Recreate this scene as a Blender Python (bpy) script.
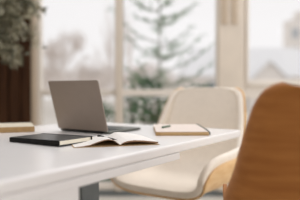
import bpy, bmesh, math, random
from mathutils import Vector, Matrix

sc = bpy.context.scene
for o in list(bpy.data.objects):
    bpy.data.objects.remove(o)
C = sc.collection
R = math.radians

# ------------------------------------------------------------------ camera
cd = bpy.data.cameras.new('camera')
cam = bpy.data.objects.new('camera', cd)
C.objects.link(cam)
cam.location = (0, 0, .92)
cam.rotation_euler = (R(90 - 1.374), 0, 0)
cd.lens = 50
cd.sensor_width = 36
cd.clip_start = .02
cd.clip_end = 300
cd.dof.use_dof = True
cd.dof.focus_distance = 1.36
cd.dof.aperture_fstop = 1.7
sc.camera = cam

# ------------------------------------------------------------------ light
W = bpy.data.worlds.new('overcast_sky')
sc.world = W
W.use_nodes = True
bg = W.node_tree.nodes['Background']
bg.inputs['Color'].default_value = (1.0, .982, .985, 1)
bg.inputs['Strength'].default_value = .96

def area(name, loc, target, sx, sy, power, col=(1, 1, 1)):
    l = bpy.data.lights.new(name, 'AREA')
    l.shape = 'RECTANGLE'
    l.size, l.size_y, l.energy, l.color = sx, sy, power, col
    o = bpy.data.objects.new(name, l)
    C.objects.link(o)
    o.location = loc
    o.rotation_euler = (Vector(target) - Vector(loc)).to_track_quat('-Z', 'Y').to_euler()
    return o

area('overhead_fill', (.9, 3.1, 2.9), (.1, 1.6, .75), 3.0, .9, 33, (1, .99, .985))  # soft lamp added above the windows to brighten table and room
area('right_fill', (3.1, .9, 1.2), (0, 1.7, .5), 3.6, 1.9, 24, (1, .99, .98))  # soft lamp added low on the right to light seat and table edges

vs = sc.view_settings
vs.view_transform = 'Standard'
vs.look = 'None'
vs.exposure = 0
vs.gamma = 1
vs.use_curve_mapping = False
sc.cycles.use_denoising = True
sc.cycles.max_bounces = 8
sc.cycles.transparent_max_bounces = 24

# ------------------------------------------------------------------ materials
def lin(c):
    f = lambda v: v / 12.92 if v <= .04045 else ((v + .055) / 1.055) ** 2.4
    return tuple(f(v / 255) for v in c) + (1,)

def mat(name, rgb, rough=.6, metal=0, spec=.5, var=.04, scale=20, stretch=(1, 1, 1), bump=0, coat=0, rgb2=None, detail=3):
    """procedural: object-space noise mixing two shades of one colour"""
    m = bpy.data.materials.new(name)
    m.use_nodes = True
    nt = m.node_tree
    b = nt.nodes['Principled BSDF']
    tc = nt.nodes.new('ShaderNodeTexCoord')
    mp = nt.nodes.new('ShaderNodeMapping')
    mp.inputs['Scale'].default_value = stretch
    nz = nt.nodes.new('ShaderNodeTexNoise')
    nz.inputs['Scale'].default_value = scale
    nz.inputs['Detail'].default_value = detail
    rp = nt.nodes.new('ShaderNodeValToRGB')
    c = lin(rgb)
    c2 = lin(rgb2) if rgb2 else tuple(v * (1 - var) for v in c[:3]) + (1,)
    c1 = c if rgb2 else tuple(min(1, v * (1 + var)) for v in c[:3]) + (1,)
    rp.color_ramp.elements[0].color = c2
    rp.color_ramp.elements[1].color = c1
    rp.color_ramp.elements[0].position = .35
    rp.color_ramp.elements[1].position = .65
    L = nt.links
    L.new(tc.outputs['Object'], mp.inputs['Vector'])
    L.new(mp.outputs['Vector'], nz.inputs['Vector'])
    L.new(nz.outputs['Fac'], rp.inputs['Fac'])
    L.new(rp.outputs['Color'], b.inputs['Base Color'])
    b.inputs['Roughness'].default_value = rough
    b.inputs['Metallic'].default_value = metal
    b.inputs['Specular IOR Level'].default_value = spec
    b.inputs['Coat Weight'].default_value = coat
    b.inputs['Coat Roughness'].default_value = .15
    if bump:
        bp = nt.nodes.new('ShaderNodeBump')
        bp.inputs['Strength'].default_value = bump
        bp.inputs['Distance'].default_value = .002
        L.new(nz.outputs['Fac'], bp.inputs['Height'])
        L.new(bp.outputs['Normal'], b.inputs['Normal'])
    return m

def glass_mat():
    m = bpy.data.materials.new('window_glass')
    m.use_nodes = True
    nt = m.node_tree
    nt.nodes.remove(nt.nodes['Principled BSDF'])
    out = nt.nodes['Material Output']
    tr = nt.nodes.new('ShaderNodeBsdfTransparent')
    tr.inputs['Color'].default_value = (.996, .996, .996, 1)
    gl = nt.nodes.new('ShaderNodeBsdfGlossy')
    gl.inputs['Roughness'].default_value = .02
    mx = nt.nodes.new('ShaderNodeMixShader')
    mx.inputs['Fac'].default_value = .015
    nt.links.new(tr.outputs[0], mx.inputs[1])
    nt.links.new(gl.outputs[0], mx.inputs[2])
    nt.links.new(mx.outputs[0], out.inputs['Surface'])
    return m

M = {
 'table': mat('table_white_laminate', (242, 239, 238), .26, spec=.5, var=.01, scale=6),
 'table_leg': mat('grey_steel', (108, 114, 115), .5, var=.05),
 'frame': mat('window_beige_paint', (232, 224, 214), .5, var=.02, scale=6),
 'mullion': mat('window_tan_paint', (220, 208, 193), .5, var=.03, scale=6),
 'groove': mat('window_brown_strip', (190, 172, 150), .6, var=.05),
 'dark_wood': mat('dark_brown_wood', (80, 52, 33), .75, spec=.15, scale=5, stretch=(9, 9, .4), rgb2=(54, 34, 22), bump=.2),
 'wall': mat('wall_plaster', (214, 206, 196), .9, var=.02),
 'floor': mat('pale_floor_boards', (206, 200, 190), .45, scale=3, stretch=(1, 8, 1), var=.08),
 'oak': mat('oak_veneer', (240, 202, 150), .48, scale=3.0, stretch=(1, 5, 16), rgb2=(230, 186, 130), detail=5),
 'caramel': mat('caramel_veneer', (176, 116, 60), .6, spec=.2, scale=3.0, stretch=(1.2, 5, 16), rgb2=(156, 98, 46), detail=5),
 'leather': mat('off_white_leather', (247, 237, 224), .55, var=.02, scale=40, bump=.1),
 'seam': mat('seam_beige', (226, 213, 196), .7, var=.03),
 'black': mat('black_plastic', (22, 22, 23), .55, spec=.3, var=.08),
 'chrome': mat('grey_metal', (150, 150, 150), .3, metal=.9, var=.03),
 'laptop': mat('laptop_aluminium', (146, 133, 122), .42, metal=.55, var=.015, scale=30),
 'deck': mat('laptop_deck', (104, 106, 100), .45, metal=.5, var=.03),  # dark edge and screen reflection put into the deck colour
 'keys': mat('laptop_keys', (36, 40, 38), .5, var=.05),
 'screen': mat('laptop_screen', (14, 16, 18), .12, var=.02),
 'black_cover': mat('charcoal_cloth_cover', (72, 75, 77), .32, var=.1, scale=200, bump=.2),
 'spine_black': mat('black_spine', (24, 23, 23), .7, spec=.2, var=.08, scale=100),
 'paper': mat('paper_white', (242, 237, 232), .85, var=.01),
 'paper_edge': mat('paper_edge', (250, 240, 222), .9, scale=60, stretch=(.1, .1, 18), var=.1),
 'edge_shaded': mat('shaded_page_edges', (150, 116, 88), .9, scale=60, var=.1),  # shade under the arched pages put into the edge colour as brown
 'kraft_page': mat('tan_page_edges', (204, 172, 126), .9, scale=60, stretch=(.1, .1, 18), var=.12),
 'kraft': mat('kraft_card', (184, 150, 104), .8, var=.06, scale=60),
 'kraft_pale': mat('pale_kraft_cover', (218, 208, 188), .75, var=.03, scale=60),
 'rose': mat('pale_rose_cover', (232, 218, 208), .75, var=.02, scale=60),
 'green_band': mat('dark_green_elastic', (62, 78, 66), .7, var=.05),
 'green_metal': mat('green_pen_barrel', (92, 116, 92), .35, var=.06),
 'silver': mat('pale_silver', (206, 206, 202), .3, metal=.5, var=.02),
 'leaf_olive': mat('olive_leaf', (188, 182, 156), .4, scale=14, rgb2=(74, 74, 52)),
 'bark': mat('bark_brown', (104, 86, 68), .9, scale=20, rgb2=(76, 62, 50), bump=.4),
 'bark_grey': mat('grey_green_bark', (150, 152, 136), .9, scale=20, var=.1),
 'needle': mat('conifer_needles', (152, 186, 146), .7, scale=6, rgb2=(112, 148, 112)),
 'needle_dark': mat('shrub_leaves', (100, 138, 98), .7, scale=6, rgb2=(54, 90, 60)),
 'twig_hazed': mat('hazed_bare_twigs', (228, 220, 214), .9, var=.03),  # haze and overexposure put into the twig colour as paleness
 'gravel': mat('washed_out_gravel', (222, 216, 208), .95, scale=4, rgb2=(206, 200, 190)),  # ground colour lightened to stand in for outdoor overexposure
 'lawn': mat('damp_grass', (88, 104, 80), .95, scale=5, rgb2=(66, 80, 60)),
 'render_hazed': mat('hazed_house_render', (236, 230, 224), .9, scale=2, rgb2=(228, 222, 216)),  # outdoor haze put into the wall colour of house and tower
 'roof_hazed': mat('hazed_grey_roof', (238, 238, 238), .85, scale=3, stretch=(1, 6, 6), rgb2=(230, 230, 232)),  # same outdoor haze put into the roof colour
 'pot': mat('terracotta_pot', (176, 160, 144), .8, var=.06),
 'soil': mat('soil', (60, 48, 38), .95, var=.1),
 'pane_dark': mat('house_window_pane', (170, 176, 182), .2, var=.05),
 'glass': glass_mat(),
}

# ------------------------------------------------------------------ helpers
def link(name, bm, m, parent=None, smooth=False, bevel=0, seg=2, loc=None, rot=None, keep=False):
    me = bpy.data.meshes.new(name)
    if not keep:
        bmesh.ops.recalc_face_normals(bm, faces=bm.faces)
    bm.to_mesh(me)
    bm.free()
    if m is not None:
        for mm in (m if isinstance(m, (list, tuple)) else [m]):
            me.materials.append(mm)
    if smooth:
        for p in me.polygons:
            p.use_smooth = True
    o = bpy.data.objects.new(name, me)
    C.objects.link(o)
    if parent is not None:
        o.parent = parent
    if loc is not None:
        o.location = loc
    if rot is not None:
        o.rotation_euler = rot
    if bevel:
        b = o.modifiers.new('bevel', 'BEVEL')
        b.width, b.segments, b.limit_method, b.angle_limit = bevel, seg, 'ANGLE', R(40)
    return o

def tag(o, label=None, cat=None, group=None, kind=None):
    if label: o['label'] = label
    if cat: o['category'] = cat
    if group: o['group'] = group
    if kind: o['kind'] = kind
    return o

def empty(name, loc, rz=0, label=None, cat=None, group=None, kind=None):
    o = bpy.data.objects.new(name, None)
    o.empty_display_size = .05
    C.objects.link(o)
    o.location = loc
    o.rotation_euler = (0, 0, rz)
    return tag(o, label, cat, group, kind)

def box(bm, x0, x1, y0, y1, z0, z1, mi=0):
    v = [bm.verts.new((x, y, z)) for z in (z0, z1) for y in (y0, y1) for x in (x0, x1)]
    for f in ((0, 2, 3, 1), (4, 5, 7, 6), (0, 1, 5, 4), (2, 6, 7, 3), (0, 4, 6, 2), (1, 3, 7, 5)):
        bm.faces.new([v[i] for i in f]).material_index = mi
    return v

def boxes(*bs):
    bm = bmesh.new()
    for b in bs:
        box(bm, *b)
    return bm

def rslab(x0, x1, y0, y1, z0, z1, r, n=5):
    """slab with rounded plan corners"""
    bm = bmesh.new()
    pts = []
    for cx, cy, a0 in ((x1 - r, y1 - r, 0), (x0 + r, y1 - r, 90), (x0 + r, y0 + r, 180), (x1 - r, y0 + r, 270)):
        for k in range(n + 1):
            a = R(a0 + 90 * k / n)
            pts.append((cx + r * math.cos(a), cy + r * math.sin(a)))
    lo = [bm.verts.new((x, y, z0)) for x, y in pts]
    hi = [bm.verts.new((x, y, z1)) for x, y in pts]
    bm.faces.new(list(reversed(lo)))
    bm.faces.new(hi)
    k = len(pts)
    for i in range(k):
        bm.faces.new((lo[i], lo[(i + 1) % k], hi[(i + 1) % k], hi[i]))
    return bm

def tube(bm, pts, rads, n=6, cap=True):
    pts = [Vector(p) for p in pts]
    if not isinstance(rads, (list, tuple)):
        rads = [rads] * len(pts)
    rings = []
    ref = None
    for i, p in enumerate(pts):
        d = (pts[min(i + 1, len(pts) - 1)] - pts[max(i - 1, 0)]).normalized()
        if ref is None:
            ref = Vector((0, 0, 1)) if abs(d.z) < .9 else Vector((1, 0, 0))
        a = (ref - d * ref.dot(d)).normalized()
        ref = a
        b = d.cross(a)
        rings.append([bm.verts.new(p + (a * math.cos(2 * math.pi * k / n) + b * math.sin(2 * math.pi * k / n)) * rads[i]) for k in range(n)])
    for i in range(len(rings) - 1):
        for k in range(n):
            bm.faces.new((rings[i][k], rings[i][(k + 1) % n], rings[i + 1][(k + 1) % n], rings[i + 1][k]))
    if cap and n > 2:
        bm.faces.new(list(reversed(rings[0])))
        bm.faces.new(rings[-1])

def lathe(bm, prof, n=24, cx=0, cy=0):
    rings = [[bm.verts.new((cx + r * math.cos(2 * math.pi * k / n), cy + r * math.sin(2 * math.pi * k / n), z)) for k in range(n)] for r, z in prof]
    for i in range(len(rings) - 1):
        for k in range(n):
            bm.faces.new((rings[i][k], rings[i][(k + 1) % n], rings[i + 1][(k + 1) % n], rings[i + 1][k]))
    bm.faces.new(list(reversed(rings[0])))
    bm.faces.new(rings[-1])

def grid_surface(rows, mi=0):
    """rows: list of lists of points"""
    bm = bmesh.new()
    vv = [[bm.verts.new(p) for p in r] for r in rows]
    for i in range(len(vv) - 1):
        for j in range(len(vv[0]) - 1):
            bm.faces.new((vv[i][j], vv[i][j + 1], vv[i + 1][j + 1], vv[i + 1][j])).material_index = mi
    return bm

# ================================================================== SETTING
D = 3.6                                   # the window wall
ZT = 2.55
tag(link('floor', boxes((-3.2, 3.2, -1.6, D + .1, -.06, 0)), M['floor']), 'pale floor boards under the table', 'floor', kind='structure')

# window wall: everything that is not glass is its own piece
wb = bmesh.new()
box(wb, -1.06, 3.2, D, D + .14, 2.45, 2.75)
box(wb, 2.55, 3.2, D, D + .14, 0, 2.45)
rw = bmesh.new()
box(rw, -3.2, .4, -1.75, -1.6, 0, 2.75)
box(rw, .4, 3.2, -1.75, -1.6, 0, .3)
box(rw, .4, 3.2, -1.75, -1.6, 2.5, 2.75)
box(rw, 3.0, 3.2, -1.75, -1.6, .3, 2.5)
tag(link('wall_rear', rw, M['wall']), 'plain wall behind the camera', 'wall', kind='structure')
w5 = empty('added_window_rear', (1.7, -1.7, .3), 0, 'unseen wide window added in the wall behind the camera for fill light', 'window', kind='structure')  # unseen, added with its wall opening for fill from behind the camera
link('window_frame', boxes((-1.3, -1.22, 0, .08, 0, 2.2), (1.22, 1.3, 0, .08, 0, 2.2), (-1.22, 1.22, 0, .08, 0, .07), (-1.22, 1.22, 0, .08, 2.13, 2.2)), M['frame'], w5, bevel=.006)
link('panes', boxes((-1.219, 1.219, .03, .036, .071, 2.129)), M['glass'], w5)
tag(link('wall_right', boxes((3.2, 3.35, -1.75, D + .14, 0, .5), (3.2, 3.35, -1.75, D + .14, 2.6, 2.75), (3.2, 3.35, -1.75, -1.3, .5, 2.6), (3.2, 3.35, 3.3, D + .14, .5, 2.6)), M['wall']), 'wall on the right of the room with an opening for the added window', 'wall', kind='structure')
w4 = empty('added_window_right', (3.2, 1, .5), 0, 'unseen wide window added in the right hand wall for side light', 'window', kind='structure')  # unseen, added to let sky light in from the right
link('window_frame', boxes((.03, .11, -2.3, -2.22, 0, 2.1), (.03, .11, 2.22, 2.3, 0, 2.1), (.03, .11, -.04, .04, 0, 2.1), (.03, .11, -2.22, 2.22, 0, .07), (.03, .11, -2.22, 2.22, 2.03, 2.1)), M['frame'], w4, bevel=.006)
link('panes', boxes((.06, .066, -2.219, 2.219, .071, 2.029)), M['glass'], w4)
tag(link('wall_side', boxes((-3.35, -3.2, -1.75, D + .14, 0, 2.75)), M['wall']), 'plain wall on the left of the room', 'wall', kind='structure')
tag(link('ceiling', boxes((-3.35, 3.35, -1.75, -.55, 2.75, 2.85)), M['wall']), 'ceiling over the near half of the room', 'ceiling', kind='structure')  # unseen; cut short so open sky lights the room from above
tag(link('wall_back', wb, M['wall']), 'window wall above and beside the panes', 'wall', kind='structure')
# dark panelled wall to the left of the windows
pb = bmesh.new()
box(pb, -3.2, -1.014, D - .02, D + .14, 0, 2.75)
x = -3.2
while x < -1.03:
    box(pb, x, min(x + .085, -1.015), D - .045, D - .0201, 0.0, 2.75)
    x += .1
tag(link('wall_left', pb, M['dark_wood'], bevel=.004), 'dark brown vertical board wall beside the windows', 'wall', kind='structure')
tag(link('trim_1', boxes((-1.0135, -.986, D - .05, D + .12, 0, 2.6)), M['groove'], bevel=.004), 'narrow tan strip between dark wall and window', 'trim', kind='structure')
tag(link('baseboard_back', boxes((-.985, 2.55, D - .012, D + .13, 0, .05)), M['table_leg']), 'low base strip under the windows', 'baseboard', kind='structure')

def window(name, x0, x1, xl, xr, rail, label, matf, lower=.108, sash=0):
    """x0..x1 clear glass; xl/xr outer frame limits; rail=(z0,z1) of the cross bar"""
    w = empty(name, ((x0 + x1) / 2, D, 0), 0, label, 'window', kind='structure')
    ox = (x0 + x1) / 2
    bm = bmesh.new()
    box(bm, xl - ox, x0 - ox, 0, .09, .05, 2.45)
    box(bm, x1 - ox, xr - ox, 0, .09, .05, 2.45)
    box(bm, x0 - ox, x1 - ox, 0, .09, 2.36, 2.45)
    box(bm, x0 - ox, x1 - ox, 0, .09, .05, lower)
    box(bm, x0 - ox, x1 - ox, .005, .085, rail[0], rail[1])
    link('window_frame', bm, matf, w, bevel=.008)
    if sash:
        s = bmesh.new()
        box(s, x0 - ox, x0 - ox + sash, -.02, .06, rail[1] - .03, 2.36)
        box(s, x1 - ox - sash, x1 - ox, -.02, .06, rail[1] - .03, 2.36)
        box(s, x0 - ox + sash, x1 - ox - sash, -.02, .06, rail[1] - .03, rail[1] + sash * .8)
        box(s, x0 - ox + sash, x1 - ox - sash, -.02, .06, 2.36 - sash, 2.36)
        link('sash', s, M['frame'], w, bevel=.01)
    g = bmesh.new()
    box(g, x0 - ox + .001, x1 - ox - .001, .04, .046, lower, rail[0])
    box(g, x0 - ox + .001, x1 - ox - .001, .04, .046, rail[1], 2.36)
    link('panes', g, M['glass'], w)
    return w

window('window_1', -.94, -.30, -.985, -.300, (.868, .925), 'window left of the thin mullion, above and behind the laptop', M['frame'])
window('window_2', -.233, .575, -.233, .578, (.868, .925), 'middle window with the young conifer outside it', M['frame'])
window('window_3', .822, 2.45, .800, 2.55, (.845, .985), 'right hand window with haze-pale house outside', M['frame'], sash=.03)
tag(link('trim_2', boxes((-.2995, -.2335, D - .03, D + .1, .05, 2.45)), M['mullion'], bevel=.01), 'thin tan mullion between left and middle windows', 'trim', kind='structure')
# wide post with two darker strips ending above head height of the rail
pm = bmesh.new()
box(pm, .579, .799, D - .05, D + .1, .05, 2.45)
post = tag(link('trim_3', pm, M['mullion'], bevel=.012, seg=3), 'wide beige post between middle and right windows', 'trim', kind='structure')
for xa in (.606, .690):
    link('strip', boxes((xa, xa + .05, D - .062, D - .051, 1.48, 2.4)), M['groove'], post, bevel=.003)

# ================================================================== OUTSIDE
gb = bmesh.new()
box(gb, -40, 40, D + .16, 60, -.5, -.3)
tag(link('garden_ground', gb, M['gravel']), 'washed-out ground of the garden outside the windows', 'ground', kind='structure')
lb = bmesh.new()
box(lb, -2.2, .9, D + .3, D + 2.6, -.299, -.281)
tag(link('lawn', lb, M['lawn']), 'strip of damp grass close outside the windows', 'grass', kind='stuff')

random.seed(5)
def conifer(name, loc, h, label):
    root = empty(name, loc, 0, label, 'tree')
    t = bmesh.new()
    n = bmesh.new()
    top = Vector((.02, 0, h))
    tube(t, [(0, 0, 0), (.01, 0, h * .5), top], [.016, .011, .005], 6)
    z = .22
    rng = random.Random(11)
    while z < h - .05:
        f = (h - z) / h
        L = .26 + .90 * f * (1.0 if z > .8 else .8)
        nb = rng.choice((3, 4, 4, 5))
        a0 = rng.uniform(0, 6)
        for k in range(nb):
            a = a0 + 2 * math.pi * k / nb + rng.uniform(-.5, .5)
            l = L * rng.uniform(.55, 1.2)
            d = Vector((math.cos(a), math.sin(a), 0))
            side = Vector((-d.y, d.x, 0)) * rng.uniform(-.25, .25)
            base = Vector((.01, 0, z + rng.uniform(-.07, .07)))
            rise, sag = rng.uniform(.15, .6), rng.uniform(-.12, .16)
            pts = []
            for q in range(8):
                s_ = q / 7
                pts.append(base + d * l * s_ + side * l * s_ * s_ + Vector((0, 0, l * (rise * s_ ** 2.2 + sag * s_))))
            tube(t, pts, [.008 * (1 - .11 * q) for q in range(8)], 4)
            for q in range(2, 8):
                p = pts[q]
                for sgn in (-1, 1):
                    if rng.random() < .42: continue
                    tl = l * .26 * (1.2 - q / 8) + .03
                    sd = (d * .8 + Vector((-d.y, d.x, 0)) * sgn * rng.uniform(.4, 1) + Vector((0, 0, rng.uniform(-.1, .7)))).normalized()
                    e_ = p + sd * tl
                    tube(t, [p, e_], [.0035, .002], 3)
                    spray(n, p + sd * tl * .3, e_, rng)
                if q > 2:
                    spray(n, pts[q - 1], p, rng)
        z += .19 * rng.uniform(.75, 1.3)
    spray(n, Vector((.015, 0, h - .3)), top, rng)
    link('trunk', t, M['bark_grey'], root)
    link('foliage', n, M['needle'], root)
    return root

def spray(bm, a, b, rng, length=.040, width=.0048, step=.019):
    ax = (b - a)
    L = ax.length
    if L < 1e-4: return
    ax.normalize()
    s = Vector((0, 0, 1)).cross(ax)
    s = s.normalized() if s.length > .01 else Vector((1, 0, 0))
    k = max(2, int(L / step))
    for i in range(k):
        p = a + ax * L * (i + .5) / k
        for _ in range(3):
            d = (ax * rng.uniform(.3, .8) + s * rng.uniform(-1, 1) + Vector((0, 0, rng.uniform(-.5, .7)))).normalized()
            w = d.cross(Vector((rng.uniform(-1, 1), rng.uniform(-1, 1), rng.uniform(-1, 1)))).normalized() * width
            q = p + d * length * rng.uniform(.7, 1.2)
            bm.faces.new((bm.verts.new(p - w), bm.verts.new(p + w), bm.verts.new(q)))

conifer('young_conifer', (.10, 5.0, -.28), 2.36, 'young green conifer outside the middle window')

def shrub(name, loc, rx, ry, h, n, m, label, seed, leaf=.05):
    rng = random.Random(seed)
    root = empty(name, loc, 0, label, 'shrub', 'evergreen shrubs outside the windows')
    t, f = bmesh.new(), bmesh.new()
    for k in range(12):
        a, r = rng.uniform(0, 6.28), rng.uniform(.3, .9)
        e_ = Vector((math.cos(a) * rx * r, math.sin(a) * ry * r, h * rng.uniform(.6, .95)))
        tube(t, [(0, 0, 0), Vector((e_.x * .4, e_.y * .4, e_.z * .5)), e_], [.014, .009, .004], 4)
    for k in range(n):
        a, r = rng.uniform(0, 6.28), math.sqrt(rng.random())
        zz = rng.uniform(.05, 1) 
        q = math.sqrt(max(0, 1 - (zz * .9) ** 3))
        p = Vector((math.cos(a) * rx * r * q, math.sin(a) * ry * r * q, zz * h))
        leafq(f, p, leaf * rng.uniform(.6, 1.3), rng)
    link('stems', t, M['bark'], root)
    link('foliage', f, m, root)

def leafq(bm, p, l, rng, slim=.3):
    d = Vector((rng.uniform(-1, 1), rng.uniform(-1, 1), rng.uniform(-1, .8))).normalized()
    s = d.cross(Vector((rng.uniform(-1, 1), rng.uniform(-1, 1), rng.uniform(-1, 1)))).normalized() * l * slim
    nrm = d.cross(s).normalized() * l * .08
    a, b = p, p + d * l
    m1, m2 = p + d * l * .5 - s + nrm, p + d * l * .5 + s + nrm
    va, vb, v1, v2 = bm.verts.new(a), bm.verts.new(b), bm.verts.new(m1), bm.verts.new(m2)
    bm.faces.new((va, v1, vb))
    bm.faces.new((va, vb, v2))

shrub('evergreen_shrub', (-.02, 4.3, -.27), .30, .2, 1.32, 1500, M['needle_dark'], 'dark green shrub low outside the middle window below the conifer', 3)
shrub('evergreen_shrub', (.50, 4.35, -.27), .26, .2, 1.25, 1200, M['needle_dark'], 'dark green shrub outside the middle window, behind the white chair back', 8)
shrub('evergreen_shrub', (-.62, 5.3, -.27), .30, .3, 1.02, 1000, M['needle_dark'], 'dark green shrub low outside the left window, behind the laptop', 4)

def bare_tree(loc, h, wd_, spread, seed, label, fine=7):
    rng = random.Random(seed)
    root = empty('bare_tree', loc, 0, label, 'tree', 'leafless trees far outside')
    t, tw = bmesh.new(), bmesh.new()
    tube(t, [(0, 0, 0), (.05, 0, h * .4)], [h * .028, h * .018], 6)
    def grow(p, d, l, r, lv):
        q1 = p + d * l * .5 + Vector((rng.uniform(-1, 1), rng.uniform(-1, 1), rng.uniform(-.2, .5))) * l * .08
        q = p + d * l
        tube(t if lv < 3 else tw, [p, q1, q], [r, r * .8, r * .6], 4 if lv < 3 else 3, cap=False)
        if lv >= fine: return
        for k in range(3 if lv < 5 else 4):
            nd = (d + Vector((rng.uniform(-1, 1) * spread, rng.uniform(-1, 1) * spread, rng.uniform(-.35, .7)))).normalized()
            grow(p + d * l * rng.uniform(.45, 1), nd, l * rng.uniform(.62, .82), r * .6, lv + 1)
    for k in range(5):
        a = 6.28 * k / 5 + rng.uniform(-.3, .3)
        grow(Vector((.03, 0, h * rng.uniform(.06, .36))), Vector((math.cos(a) * .6, math.sin(a) * .6, 1)).normalized(), h * .24, h * .012, 1)
    allv = list(t.verts) + list(tw.verts)
    hz = max(v.co.z for v in allv)
    wx = max(abs(v.co.x) for v in allv)
    for v in allv:
        v.co.z *= h / hz
        v.co.x *= wd_ / wx
        v.co.y *= wd_ / wx
    link('trunk', t, M['twig_hazed'], root)
    link('twigs', tw, M['twig_hazed'], root)

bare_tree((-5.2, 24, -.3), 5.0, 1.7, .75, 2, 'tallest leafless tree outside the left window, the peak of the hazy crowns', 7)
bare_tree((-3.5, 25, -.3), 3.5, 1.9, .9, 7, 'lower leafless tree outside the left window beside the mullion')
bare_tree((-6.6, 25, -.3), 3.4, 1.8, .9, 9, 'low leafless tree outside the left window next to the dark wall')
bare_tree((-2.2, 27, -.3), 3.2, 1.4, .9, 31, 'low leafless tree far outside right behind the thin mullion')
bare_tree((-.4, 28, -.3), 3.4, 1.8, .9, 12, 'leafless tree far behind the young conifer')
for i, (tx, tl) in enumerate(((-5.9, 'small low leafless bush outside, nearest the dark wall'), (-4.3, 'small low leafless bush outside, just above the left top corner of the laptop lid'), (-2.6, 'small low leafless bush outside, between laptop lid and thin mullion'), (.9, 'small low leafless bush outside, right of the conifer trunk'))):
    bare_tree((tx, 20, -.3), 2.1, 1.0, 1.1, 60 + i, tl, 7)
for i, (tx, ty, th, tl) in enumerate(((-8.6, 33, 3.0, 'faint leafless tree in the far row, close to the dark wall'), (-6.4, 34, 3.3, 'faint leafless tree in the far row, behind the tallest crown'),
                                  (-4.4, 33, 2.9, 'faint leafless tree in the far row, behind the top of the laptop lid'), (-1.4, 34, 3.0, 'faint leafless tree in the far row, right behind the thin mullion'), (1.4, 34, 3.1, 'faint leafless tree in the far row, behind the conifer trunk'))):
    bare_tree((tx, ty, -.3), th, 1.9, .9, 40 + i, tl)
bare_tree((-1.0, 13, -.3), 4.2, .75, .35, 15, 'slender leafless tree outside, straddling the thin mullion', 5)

def house(loc, w, d, he, hr, label, tower=None):
    r = empty('house', loc, 0, label, 'house')
    link('walls', boxes((-w / 2, w / 2, 0, d, 0, he)), M['render_hazed'], r)
    b = bmesh.new()
    o_ = .25
    p = [(-w / 2 - o_, -o_, he), (w / 2 + o_, -o_, he), (w / 2 + o_, d + o_, he), (-w / 2 - o_, d + o_, he), (-w / 2 + .6, d / 2, hr), (w / 2 - .6, d / 2, hr)]
    v = [b.verts.new(q) for q in p]
    for f in ((0, 1, 5, 4), (2, 3, 4, 5), (1, 2, 5), (3, 0, 4), (3, 2, 1, 0)):
        b.faces.new([v[i] for i in f])
    link('roof', b, M['roof_hazed'], r)
    return r

def gable(root, x, w, y, z0, ze, zr):
    b = bmesh.new()
    prof = [(x - w / 2, z0), (x + w / 2, z0), (x + w / 2, ze), (x, zr), (x - w / 2, ze)]
    a = [b.verts.new((p, y, z)) for p, z in prof]
    c = [b.verts.new((p, y + 2.6, z)) for p, z in prof]
    b.faces.new(a); b.faces.new(list(reversed(c)))
    for i in range(5):
        b.faces.new((a[i], a[(i + 1) % 5], c[(i + 1) % 5], c[i]))
    g = link('gable', b, M['render_hazed'], root)
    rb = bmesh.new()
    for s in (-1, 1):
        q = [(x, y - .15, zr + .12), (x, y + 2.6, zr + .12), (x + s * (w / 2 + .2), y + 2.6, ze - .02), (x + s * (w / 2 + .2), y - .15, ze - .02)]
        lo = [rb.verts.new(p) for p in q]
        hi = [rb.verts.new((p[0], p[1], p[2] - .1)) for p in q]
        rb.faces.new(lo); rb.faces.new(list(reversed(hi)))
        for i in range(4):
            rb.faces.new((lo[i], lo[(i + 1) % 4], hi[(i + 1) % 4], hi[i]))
    link('gable_roof', rb, M['roof_hazed'], g)
    link('window', boxes((x - .35, x + .35, y - .04, y - .001, z0 + .5, ze - .1)), M['pane_dark'], g)

h1 = house((6.2, 24, -.3), 8.2, 7, 2.0, 4.0, 'haze-pale grey roofed house with a gable outside the right window')
gable(h1, .35, 2.1, -1.2, 0, 1.7, 2.75)
for xx in (-2.4, -.9, 2.8):
    link('window', boxes((xx - .4, xx + .4, -.05, -.001, .7, 1.7)), M['pane_dark'], h1)
tw = empty('tower_block', (14.8, 40, -.3), 0, 'haze-pale stepped tower block at the right edge outside', 'building')
link('main_block', boxes((-1.6, 4, 0, 1.5, 0, 7.9)), M['render_hazed'], tw)
link('upper_block', boxes((-.6, 4, .2, 1.5, 7.9, 8.8)), M['render_hazed'], tw)
for k in range(3):
    for zz in (2.2, 4.4, 6.2):
        link('window', boxes((-1.2 + k * 1.6, -.6 + k * 1.6, -.05, -.001, zz, zz + .9)), M['pane_dark'], tw)

# ================================================================== TABLE
K = Vector((.391, 1.772, 0))
u = Vector((.555, .832, 0)).normalized()      # along the long edge, away from the camera
e = Vector((-u.y, u.x, 0))                    # across the top, to the far left
def T(n, s, z):
    return K + u * n + e * s + Vector((0, 0, z))
AZ = math.atan2(u.y, u.x)                     # local X = u, local Y = e
tb = empty('conference_table', K, AZ, 'white rectangular table with thick top carrying the laptop and notebooks', 'table')
link('tabletop', rslab(-1.85, 0, 0, .9, .72, .75, .018), M['table'], tb, bevel=.007, seg=4)
link('apron', boxes((-1.6, -.53, .001, .05, .698, .7199), (-1.6, -.53, .85, .878, .698, .7199), (-.558, -.53, .0501, .8499, .698, .7199), (-1.6, -1.572, .0501, .8499, .698, .7199)), M['table'], tb, bevel=.002)
link('side_panel', boxes((-1.5, -.992, .003, .05, 0, .6979)), M['table'], tb, bevel=.002)
for nx in (-.56, -1.5):
    lg = bmesh.new()
    box(lg, nx - .035, nx + .06, .365, .475, .012, .6979)
    link('leg', lg, M['table_leg'], tb, bevel=.004)
    link('foot', boxes((nx - .035, nx + .04, .2, .7, 0, .0119)), M['table_leg'], tb, bevel=.003)

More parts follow.
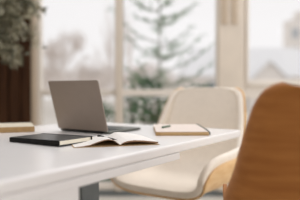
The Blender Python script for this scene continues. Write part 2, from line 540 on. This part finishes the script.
# ================================================================== CHAIRS
PROF = [  # Y, Z, half width, wing height
 (-.262, .440, .248, .095), (-.235, .443, .252, .130), (-.19, .445, .256, .162), (-.12, .443, .263, .182), (-.02, .440, .268, .190),
 (.09, .442, .268, .196), (.17, .460, .268, .198), (.225, .52, .268, .185), (.25, .60, .272, .165),
 (.266, .68, .258, .125), (.278, .76, .245, .092), (.290, .84, .230, .066), (.297, .885, .218, .048), (.301, .915, .198, .036), (.303, .932, .158, .022)]

def crom(tab, t):
    n = len(tab) - 1
    x = min(max(t, 0), 1) * n
    i = min(int(x), n - 1)
    f = x - i
    p = [tab[max(i - 1, 0)], tab[i], tab[i + 1], tab[min(i + 2, n)]]
    out = []
    for k in range(len(tab[0])):
        a, b, c, d = (q[k] for q in p)
        out.append(.5 * (2 * b + (c - a) * f + (2 * a - 5 * b + 4 * c - d) * f * f + (3 * b - a - 3 * c + d) * f ** 3))
    return out

def section(hw, h, n, smax=1):
    """cross-section from the middle to one wing tip, resampled evenly: (x, rise)"""
    raw = []
    for k in range(61):
        a = math.pi / 2 * k / 60
        raw.append((hw * math.sin(a) ** .52, h * (1 - max(0, math.cos(a)) ** .52)))
    raw = [(x + .05 * y, y) for x, y in raw]
    acc = [0]
    for a, b in zip(raw, raw[1:]):
        acc.append(acc[-1] + math.dist(a, b))
    out = []
    j = 0
    for k in range(n + 1):
        tgt = acc[-1] * smax * k / n
        while j < 59 and acc[j + 1] < tgt: j += 1
        f = (tgt - acc[j]) / max(1e-9, acc[j + 1] - acc[j])
        out.append((raw[j][0] + (raw[j + 1][0] - raw[j][0]) * f, raw[j][1] + (raw[j + 1][1] - raw[j][1]) * f))
    return out

def shell_rows(off=0, v0=0, v1=1, smax=1.0, nv=34, ns=14):
    rows = []
    for i in range(nv + 1):
        v = v0 + (v1 - v0) * i / nv
        y, z, hw, h = crom(PROF, v)
        a, b = crom(PROF, v - .01), crom(PROF, v + .01)
        t = Vector((0, b[0] - a[0], b[1] - a[1])).normalized()
        nn = Vector((0, -t.z, t.y))
        sec = section(hw, h, ns, smax(v) if callable(smax) else smax)
        row = []
        for sgn in (-1, 1):
            half = []
            for k, (x, rise) in enumerate(sec):
                half.append(Vector((sgn * x, y, z)) + nn * rise)
            row = list(reversed(half)) if sgn < 0 else row[:-1] + half
        rows.append(row)
    if off:
        new = []
        for i, r in enumerate(rows):
            nr = []
            for j, p in enumerate(r):
                du = r[min(j + 1, len(r) - 1)] - r[max(j - 1, 0)]
                dv = rows[min(i + 1, nv)][j] - rows[max(i - 1, 0)][j]
                nr.append(p + du.cross(dv).normalized() * off)
            new.append(nr)
        rows = new
    return rows

def make_chair(name, label, wood, group, edge=(.91, .03), pad=(1, 0)):
    r = empty(name, (0, 0, 0), 0, label, 'chair', group)
    s = link('shell', grid_surface(shell_rows(smax=lambda v: edge[0] + edge[1] * min(1, max(0, (v - .55) / .15)), v0=.02, v1=.975)), wood, r, smooth=True, keep=True)
    md = s.modifiers.new('ply', 'SOLIDIFY'); md.thickness = .009; md.offset = -1
    # upholstery: a padded skin on the inside of the shell
    rows = shell_rows(off=.0012, v0=.0, v1=1, smax=lambda v: pad[0] + pad[1] * min(1, max(0, (v - .55) / .15)))
    c = link('upholstery', grid_surface(rows), M['leather'], r, smooth=True, keep=True)
    md = c.modifiers.new('padding', 'SOLIDIFY'); md.thickness = .031; md.offset = 1
    md = c.modifiers.new('round', 'SUBSURF'); md.levels = 1; md.render_levels = 2
    # seam between the padded centre and the wings
    for side in (3, -4):
        pts = [rw[side] for rw in shell_rows(off=.0325, v0=.10, v1=.975)]
        b = bmesh.new()
        tube(b, pts, .0035, 5)
        link('seam', b, M['seam'], c, smooth=True)
    link('mechanism', boxes((-.10, .10, -.10, .12, .405, .428)), M['black'], r, bevel=.01)
    lv = bmesh.new()
    tube(lv, [(-.08, -.02, .41), (-.16, -.03, .405), (-.235, -.03, .39)], [.006, .006, .009], 8)
    link('lever', lv, M['black'], r)
    b = bmesh.new(); lathe(b, [(.034, .085), (.034, .23), (.026, .231), (.026, .405)], 16)
    link('column', b, M['chrome'], r, smooth=False)
    sb = bmesh.new()
    lathe(sb, [(.05, .06), (.05, .10), (.035, .105)], 16)
    for k in range(5):
        a = R(72 * k + 18)
        tube(sb, [(math.cos(a) * .03, math.sin(a) * .03, .085), (math.cos(a) * .18, math.sin(a) * .18, .08), (math.cos(a) * .30, math.sin(a) * .30, .066)], [.022, .018, .014], 8)
    base = link('star_base', sb, M['chrome'], r)
    for k in range(5):
        a = R(72 * k + 18)
        cb = bmesh.new()
        for s_ in (-.012, .012):
            ox, oy = math.cos(a) * .29 - math.sin(a) * s_, math.sin(a) * .29 + math.cos(a) * s_
            ta = Vector((-math.sin(a), math.cos(a), 0))
            cc = Vector((ox, oy, .026))
            tube(cb, [cc - ta * .009, cc + ta * .009], [.026, .026], 14)
        link('caster', cb, M['black'], base)
    return r

def copy_tree(o, parent=None):
    c = o.copy()
    C.objects.link(c)
    if parent is not None:
        c.parent = parent
    for ch in list(o.children):
        copy_tree(ch, c)
    return c

GRP = 'bucket chairs around the white table'
wc = make_chair('bucket_chair', 'white leather bucket chair with pale wood shell tucked under the far table end', M['oak'], GRP)
# faces -u: local -Y -> -u   (local Y = u)
ang = AZ - math.pi / 2
wc.location = T(.15, .374, 0)
wc.rotation_euler = (0, 0, ang)

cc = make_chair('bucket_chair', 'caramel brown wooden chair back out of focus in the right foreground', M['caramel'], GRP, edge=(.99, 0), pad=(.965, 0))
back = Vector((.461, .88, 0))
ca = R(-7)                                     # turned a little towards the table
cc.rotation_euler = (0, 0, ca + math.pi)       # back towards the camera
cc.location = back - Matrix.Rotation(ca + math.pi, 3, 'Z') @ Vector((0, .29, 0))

# ================================================================== LAPTOP
hl = Vector((-.380, 1.735, .75))
lx = -e                                        # along the hinge, left to right
lw = .264
lp = empty('laptop', hl + lx * lw / 2, math.atan2(lx.y, lx.x), 'open slim grey laptop seen from behind its lid', 'laptop')
# local X along hinge, local Y = away from the lid (towards the user)
dep = .205
bs = link('base', rslab(-lw / 2, lw / 2, .004, dep + .02, .002, .0105, .012), M['deck'], lp, bevel=.002)
kb = bmesh.new()
for rr in range(5):
    for k in range(13):
        x0 = -lw / 2 + .016 + k * (lw - .032) / 13
        box(kb, x0, x0 + (lw - .032) / 13 - .003, .03 + rr * .018, .03 + rr * .018 + .015, .0106, .0116)
link('keyboard', kb, M['keys'], bs)
link('touchpad', rslab(-.05, .05, .135, .205, .0106, .0109, .005), M['keys'], bs)
hb = bmesh.new(); tube(hb, [(-lw * .40, .003, .009), (lw * .40, .003, .009)], .0062, 10)
link('hinge', hb, M['black'], lp)
link('rubber_foot', boxes((-lw * .42, lw * .42, .012, .02, 0, .0021)), M['black'], bs)
til = R(16.5)
ld = link('lid', rslab(-lw / 2, lw / 2, 0, .204, -.003, .0025, .008), M['laptop'], lp, bevel=.0015, loc=(0, 0, .011), rot=(math.pi / 2 + til, 0, 0))
link('screen', rslab(-lw / 2 + .006, lw / 2 - .006, .008, .198, -.0037, -.0031, .006), M['screen'], ld)

# ================================================================== NOTEBOOKS
def closed_book(name, loc, rz, L, Wd, th, cover, spine, label, pages='paper_edge', ct=.0018, back=None, rnd=.006):
    """local X = long spine side (spine along y=0), local Y = away from the spine"""
    r = empty(name, loc, rz, label, 'notebook')
    link('back_cover', rslab(0, L, 0, Wd, 0, ct, rnd), back or cover, r)
    link('page_block', boxes((.0015, L - .0015, .0015, Wd - .002, ct, th - ct)), M[pages], r)
    link('front_cover', rslab(0, L, 0, Wd, th - ct, th, rnd), cover, r, bevel=.0006)
    if spine is not None:
        link('spine', boxes((.001, L - .001, -.0012, .0014, .0003, th - .0003)), spine, r, bevel=.001)
    return r

A = Vector((-.461, 1.363, .75))
ab = Vector((.195, -.130, 0))
bk = closed_book('notebook', A, math.atan2(ab.y, ab.x), .232, .150, .0155, M['black_cover'], M['spine_black'], 'closed black notebook with elastic band at the near left of the table')
eb = bmesh.new()
box(eb, -.0012, .2332, .137, .1425, .0156, .0164)
box(eb, .2323, .2332, .137, .1425, 0, .0164)
box(eb, -.0012, -.0003, .137, .1425, 0, .0164)
tag(link('elastic_band', eb, M['black'], bk), 'black elastic band')

bk.rotation_euler.y = -R(1.0)        # its right end rests on the open notebook's page
P1 = Vector((-.468, 1.690, .75))
lb_ = closed_book('notebook', (0, 0, .75), 0, .20, .215, .0225, M['kraft_pale'], M['kraft'], 'thick closed beige notebook at the far left edge of the table', ct=.0022)
fd = Vector((.94, .34, 0)).normalized()
lb_.location = P1 - fd * .20
lb_.rotation_euler = (0, 0, math.atan2(fd.y, fd.x))

Rn = Vector((.022, 1.546, .75))
rd = Vector((.199, .004, 0))
rb_ = closed_book('notebook', Rn, math.atan2(rd.y, rd.x), .200, .335, .0155, M['rose'], None, 'pale pink closed notebook with green pen on it near the white chair', pages='kraft_page', back=M['kraft'], ct=.0025)
sp = link('spine', boxes((.0, .016, -.0012, .0014, .0003, .0132)), M['kraft'], rb_, bevel=.001)
el = bmesh.new()
tube(el, [(.1965, .002, .0165), (.1985, .1, .0165), (.1985, .25, .0165), (.1965, .333, .0165)], .0022, 6)
tube(el, [(.1965, .002, .0165), (.2015, .001, .011), (.2015, .001, .003)], .0022, 6)
tag(link('elastic_band', el, M['green_band'], rb_, smooth=True), 'dark green elastic band')

# open notebook
S = Vector((-.0906, 1.259, .75))
wd = Vector((.96, .28, 0)).normalized()
ob = empty('open_notebook', S, math.atan2(wd.y, wd.x), 'open notebook with blank white pages and kraft cover in front of the laptop', 'notebook')
def prof(tab, x):
    for (x0, z0), (x1, z1) in zip(tab, tab[1:]):
        if x0 <= x <= x1:
            f = (x - x0) / (x1 - x0)
            f = f * f * (3 - 2 * f) if False else f
            return z0 + (z1 - z0) * f
    return tab[-1][1]
PL = .205
LP0 = [(0, .004), (.008, .011), (.02, .0195), (.034, .0225), (.05, .0205), (.07, .0145), (.09, .0075), (.11, .004), (.137, .002)]
LP1 = [(0, .006), (.008, .0105), (.02, .0125), (.034, .0115), (.05, .008), (.07, .0042), (.09, .003), (.11, .0025), (.137, .002)]
RP0 = [(0, .004), (.01, .0105), (.025, .0150), (.045, .0165), (.07, .0150), (.10, .0115), (.127, .0085)]
RP1 = [(0, .007), (.01, .015), (.025, .0215), (.045, .0215), (.07, .018), (.10, .012), (.127, .0075)]
def page_block(name, t0, t1, sgn, thick, W_):
    rows = []
    for j in range(11):
        f = j / 10
        row = []
        for i in range(27):
            x = W_ * i / 26
            z = prof(t0, x) * (1 - f) + prof(t1, x) * f
            row.append((sgn * x, PL * f, z))
        rows.append(row)
    bm = grid_surface(rows)
    # underside, slightly narrower: a fanned stack of pages
    top = [v for v in bm.verts]
    ret = bmesh.ops.duplicate(bm, geom=bm.faces[:])
    dv = [g for g in ret['geom'] if isinstance(g, bmesh.types.BMVert)]
    for v in dv:
        x = abs(v.co.x)
        v.co.z = max(.0022, v.co.z - thick * min(1, .25 + x / .03) ) if v.co.z > .004 else min(v.co.z - .0004, .0018)
    bmesh.ops.recalc_face_normals(bm, faces=bm.faces)
    bm.edges.ensure_lookup_table()
    be = [ed for ed in bm.edges if ed.is_boundary]
    bmesh.ops.bridge_loops(bm, edges=be)
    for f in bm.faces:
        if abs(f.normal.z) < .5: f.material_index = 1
    return link(name, bm, [M['paper'], M['edge_shaded']], ob, smooth=False)
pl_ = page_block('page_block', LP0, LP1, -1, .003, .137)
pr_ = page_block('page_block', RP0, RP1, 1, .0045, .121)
cv = bmesh.new()
box(cv, -.140, .125, -.003, PL + .003, .0002, .0016)
link('cover', cv, M['kraft'], ob, bevel=.0006)

# pens
def pen(name, a, b, r, m, tipm, label):
    a, b = Vector(a), Vector(b)
    d = (b - a)
    L = d.length
    root = empty(name, a, 0, label, 'pen')
    q = d.to_track_quat('Z', 'Y').to_euler()
    bm = bmesh.new(); lathe(bm, [(r * .9, 0), (r, .004), (r, L * .82), (r * .8, L * .86)], 12)
    o1 = link('barrel', bm, m, root, smooth=True, rot=q)
    bm = bmesh.new(); lathe(bm, [(r * .75, L * .8601), (r * .3, L * .98), (r * .12, L)], 12)
    link('tip', bm, tipm, root, smooth=True, rot=q)
    bm = bmesh.new(); box(bm, -r * .3, r * .3, r * .9, r * 1.5, .004, .04)
    link('clip', bm, tipm, root, rot=q)
    return root
def OB(x, y, z):
    return S + wd * x + Vector((-wd.y, wd.x, 0)) * y + Vector((0, 0, z))
pen('pen', OB(-.041, .168, .0145), OB(.001, .056, .0125), .0027, M['black'], M['black'], 'slim black pen lying across the left page of the open notebook')
rdn = rd.normalized(); rdp = Vector((-rdn.y, rdn.x, 0))
pz = .0155 + .0042
pen('pen', Rn + rdn * .030 + rdp * .125 + Vector((0, 0, pz)), Rn + rdn * .072 + rdp * .215 + Vector((0, 0, pz)), .0040, M['green_metal'], M['silver'], 'short green pen with silver tip on the pale pink notebook')

# ================================================================== OLIVE TREE (left, close to the windows)
ot = empty('potted_olive_tree', (-1.42, 3.0, 0), 0, 'olive tree with small grey green leaves before the dark wall', 'plant')
b = bmesh.new(); lathe(b, [(.14, 0), (.19, .34), (.2, .36), (.185, .36), (.18, .33)], 24)
pt = link('pot', b, M['pot'], ot, smooth=False)
b = bmesh.new(); lathe(b, [(.177, .315), (.177, .335)], 20)
link('soil', b, M['soil'], pt)
rng = random.Random(21)
tk, fo = bmesh.new(), bmesh.new()
tube(tk, [(0, 0, .33), (.02, .01, .8), (-.02, 0, 1.15), (.12, 0, 1.4)], [.024, .02, .017, .013], 8)
cen = Vector((.22, 0, 1.60))
tips = []
for k in range(95):
    a, zz = rng.uniform(0, 6.28), rng.uniform(-.85, 1)
    rr = math.sqrt(max(0, 1 - zz * zz)) * rng.uniform(.55, 1)
    tip = cen + Vector((math.cos(a) * .40 * rr, math.sin(a) * .36 * rr, zz * .50))
    st = Vector((.12, 0, 1.4))
    mid = (st + tip) / 2 + Vector((rng.uniform(-.06, .06), rng.uniform(-.06, .06), .05))
    pts = [st, mid, tip, tip + Vector((rng.uniform(-.05, .05), rng.uniform(-.05, .05), -.08))]
    tube(tk, pts, [.008, .005, .003, .0015], 4)
    for q in range(3):
        for i in range(16):
            f = i / 16
            if q == 0 and f < .5: continue
            p = pts[q].lerp(pts[q + 1], f) + Vector((rng.uniform(-.05, .05), rng.uniform(-.05, .05), rng.uniform(-.05, .05)))
            leafq(fo, p, rng.uniform(.045, .075), rng, .2)
            leafq(fo, p, rng.uniform(.045, .075), rng, .2)
link('trunk', tk, M['bark'], ot)
link('foliage', fo, M['leaf_olive'], ot)
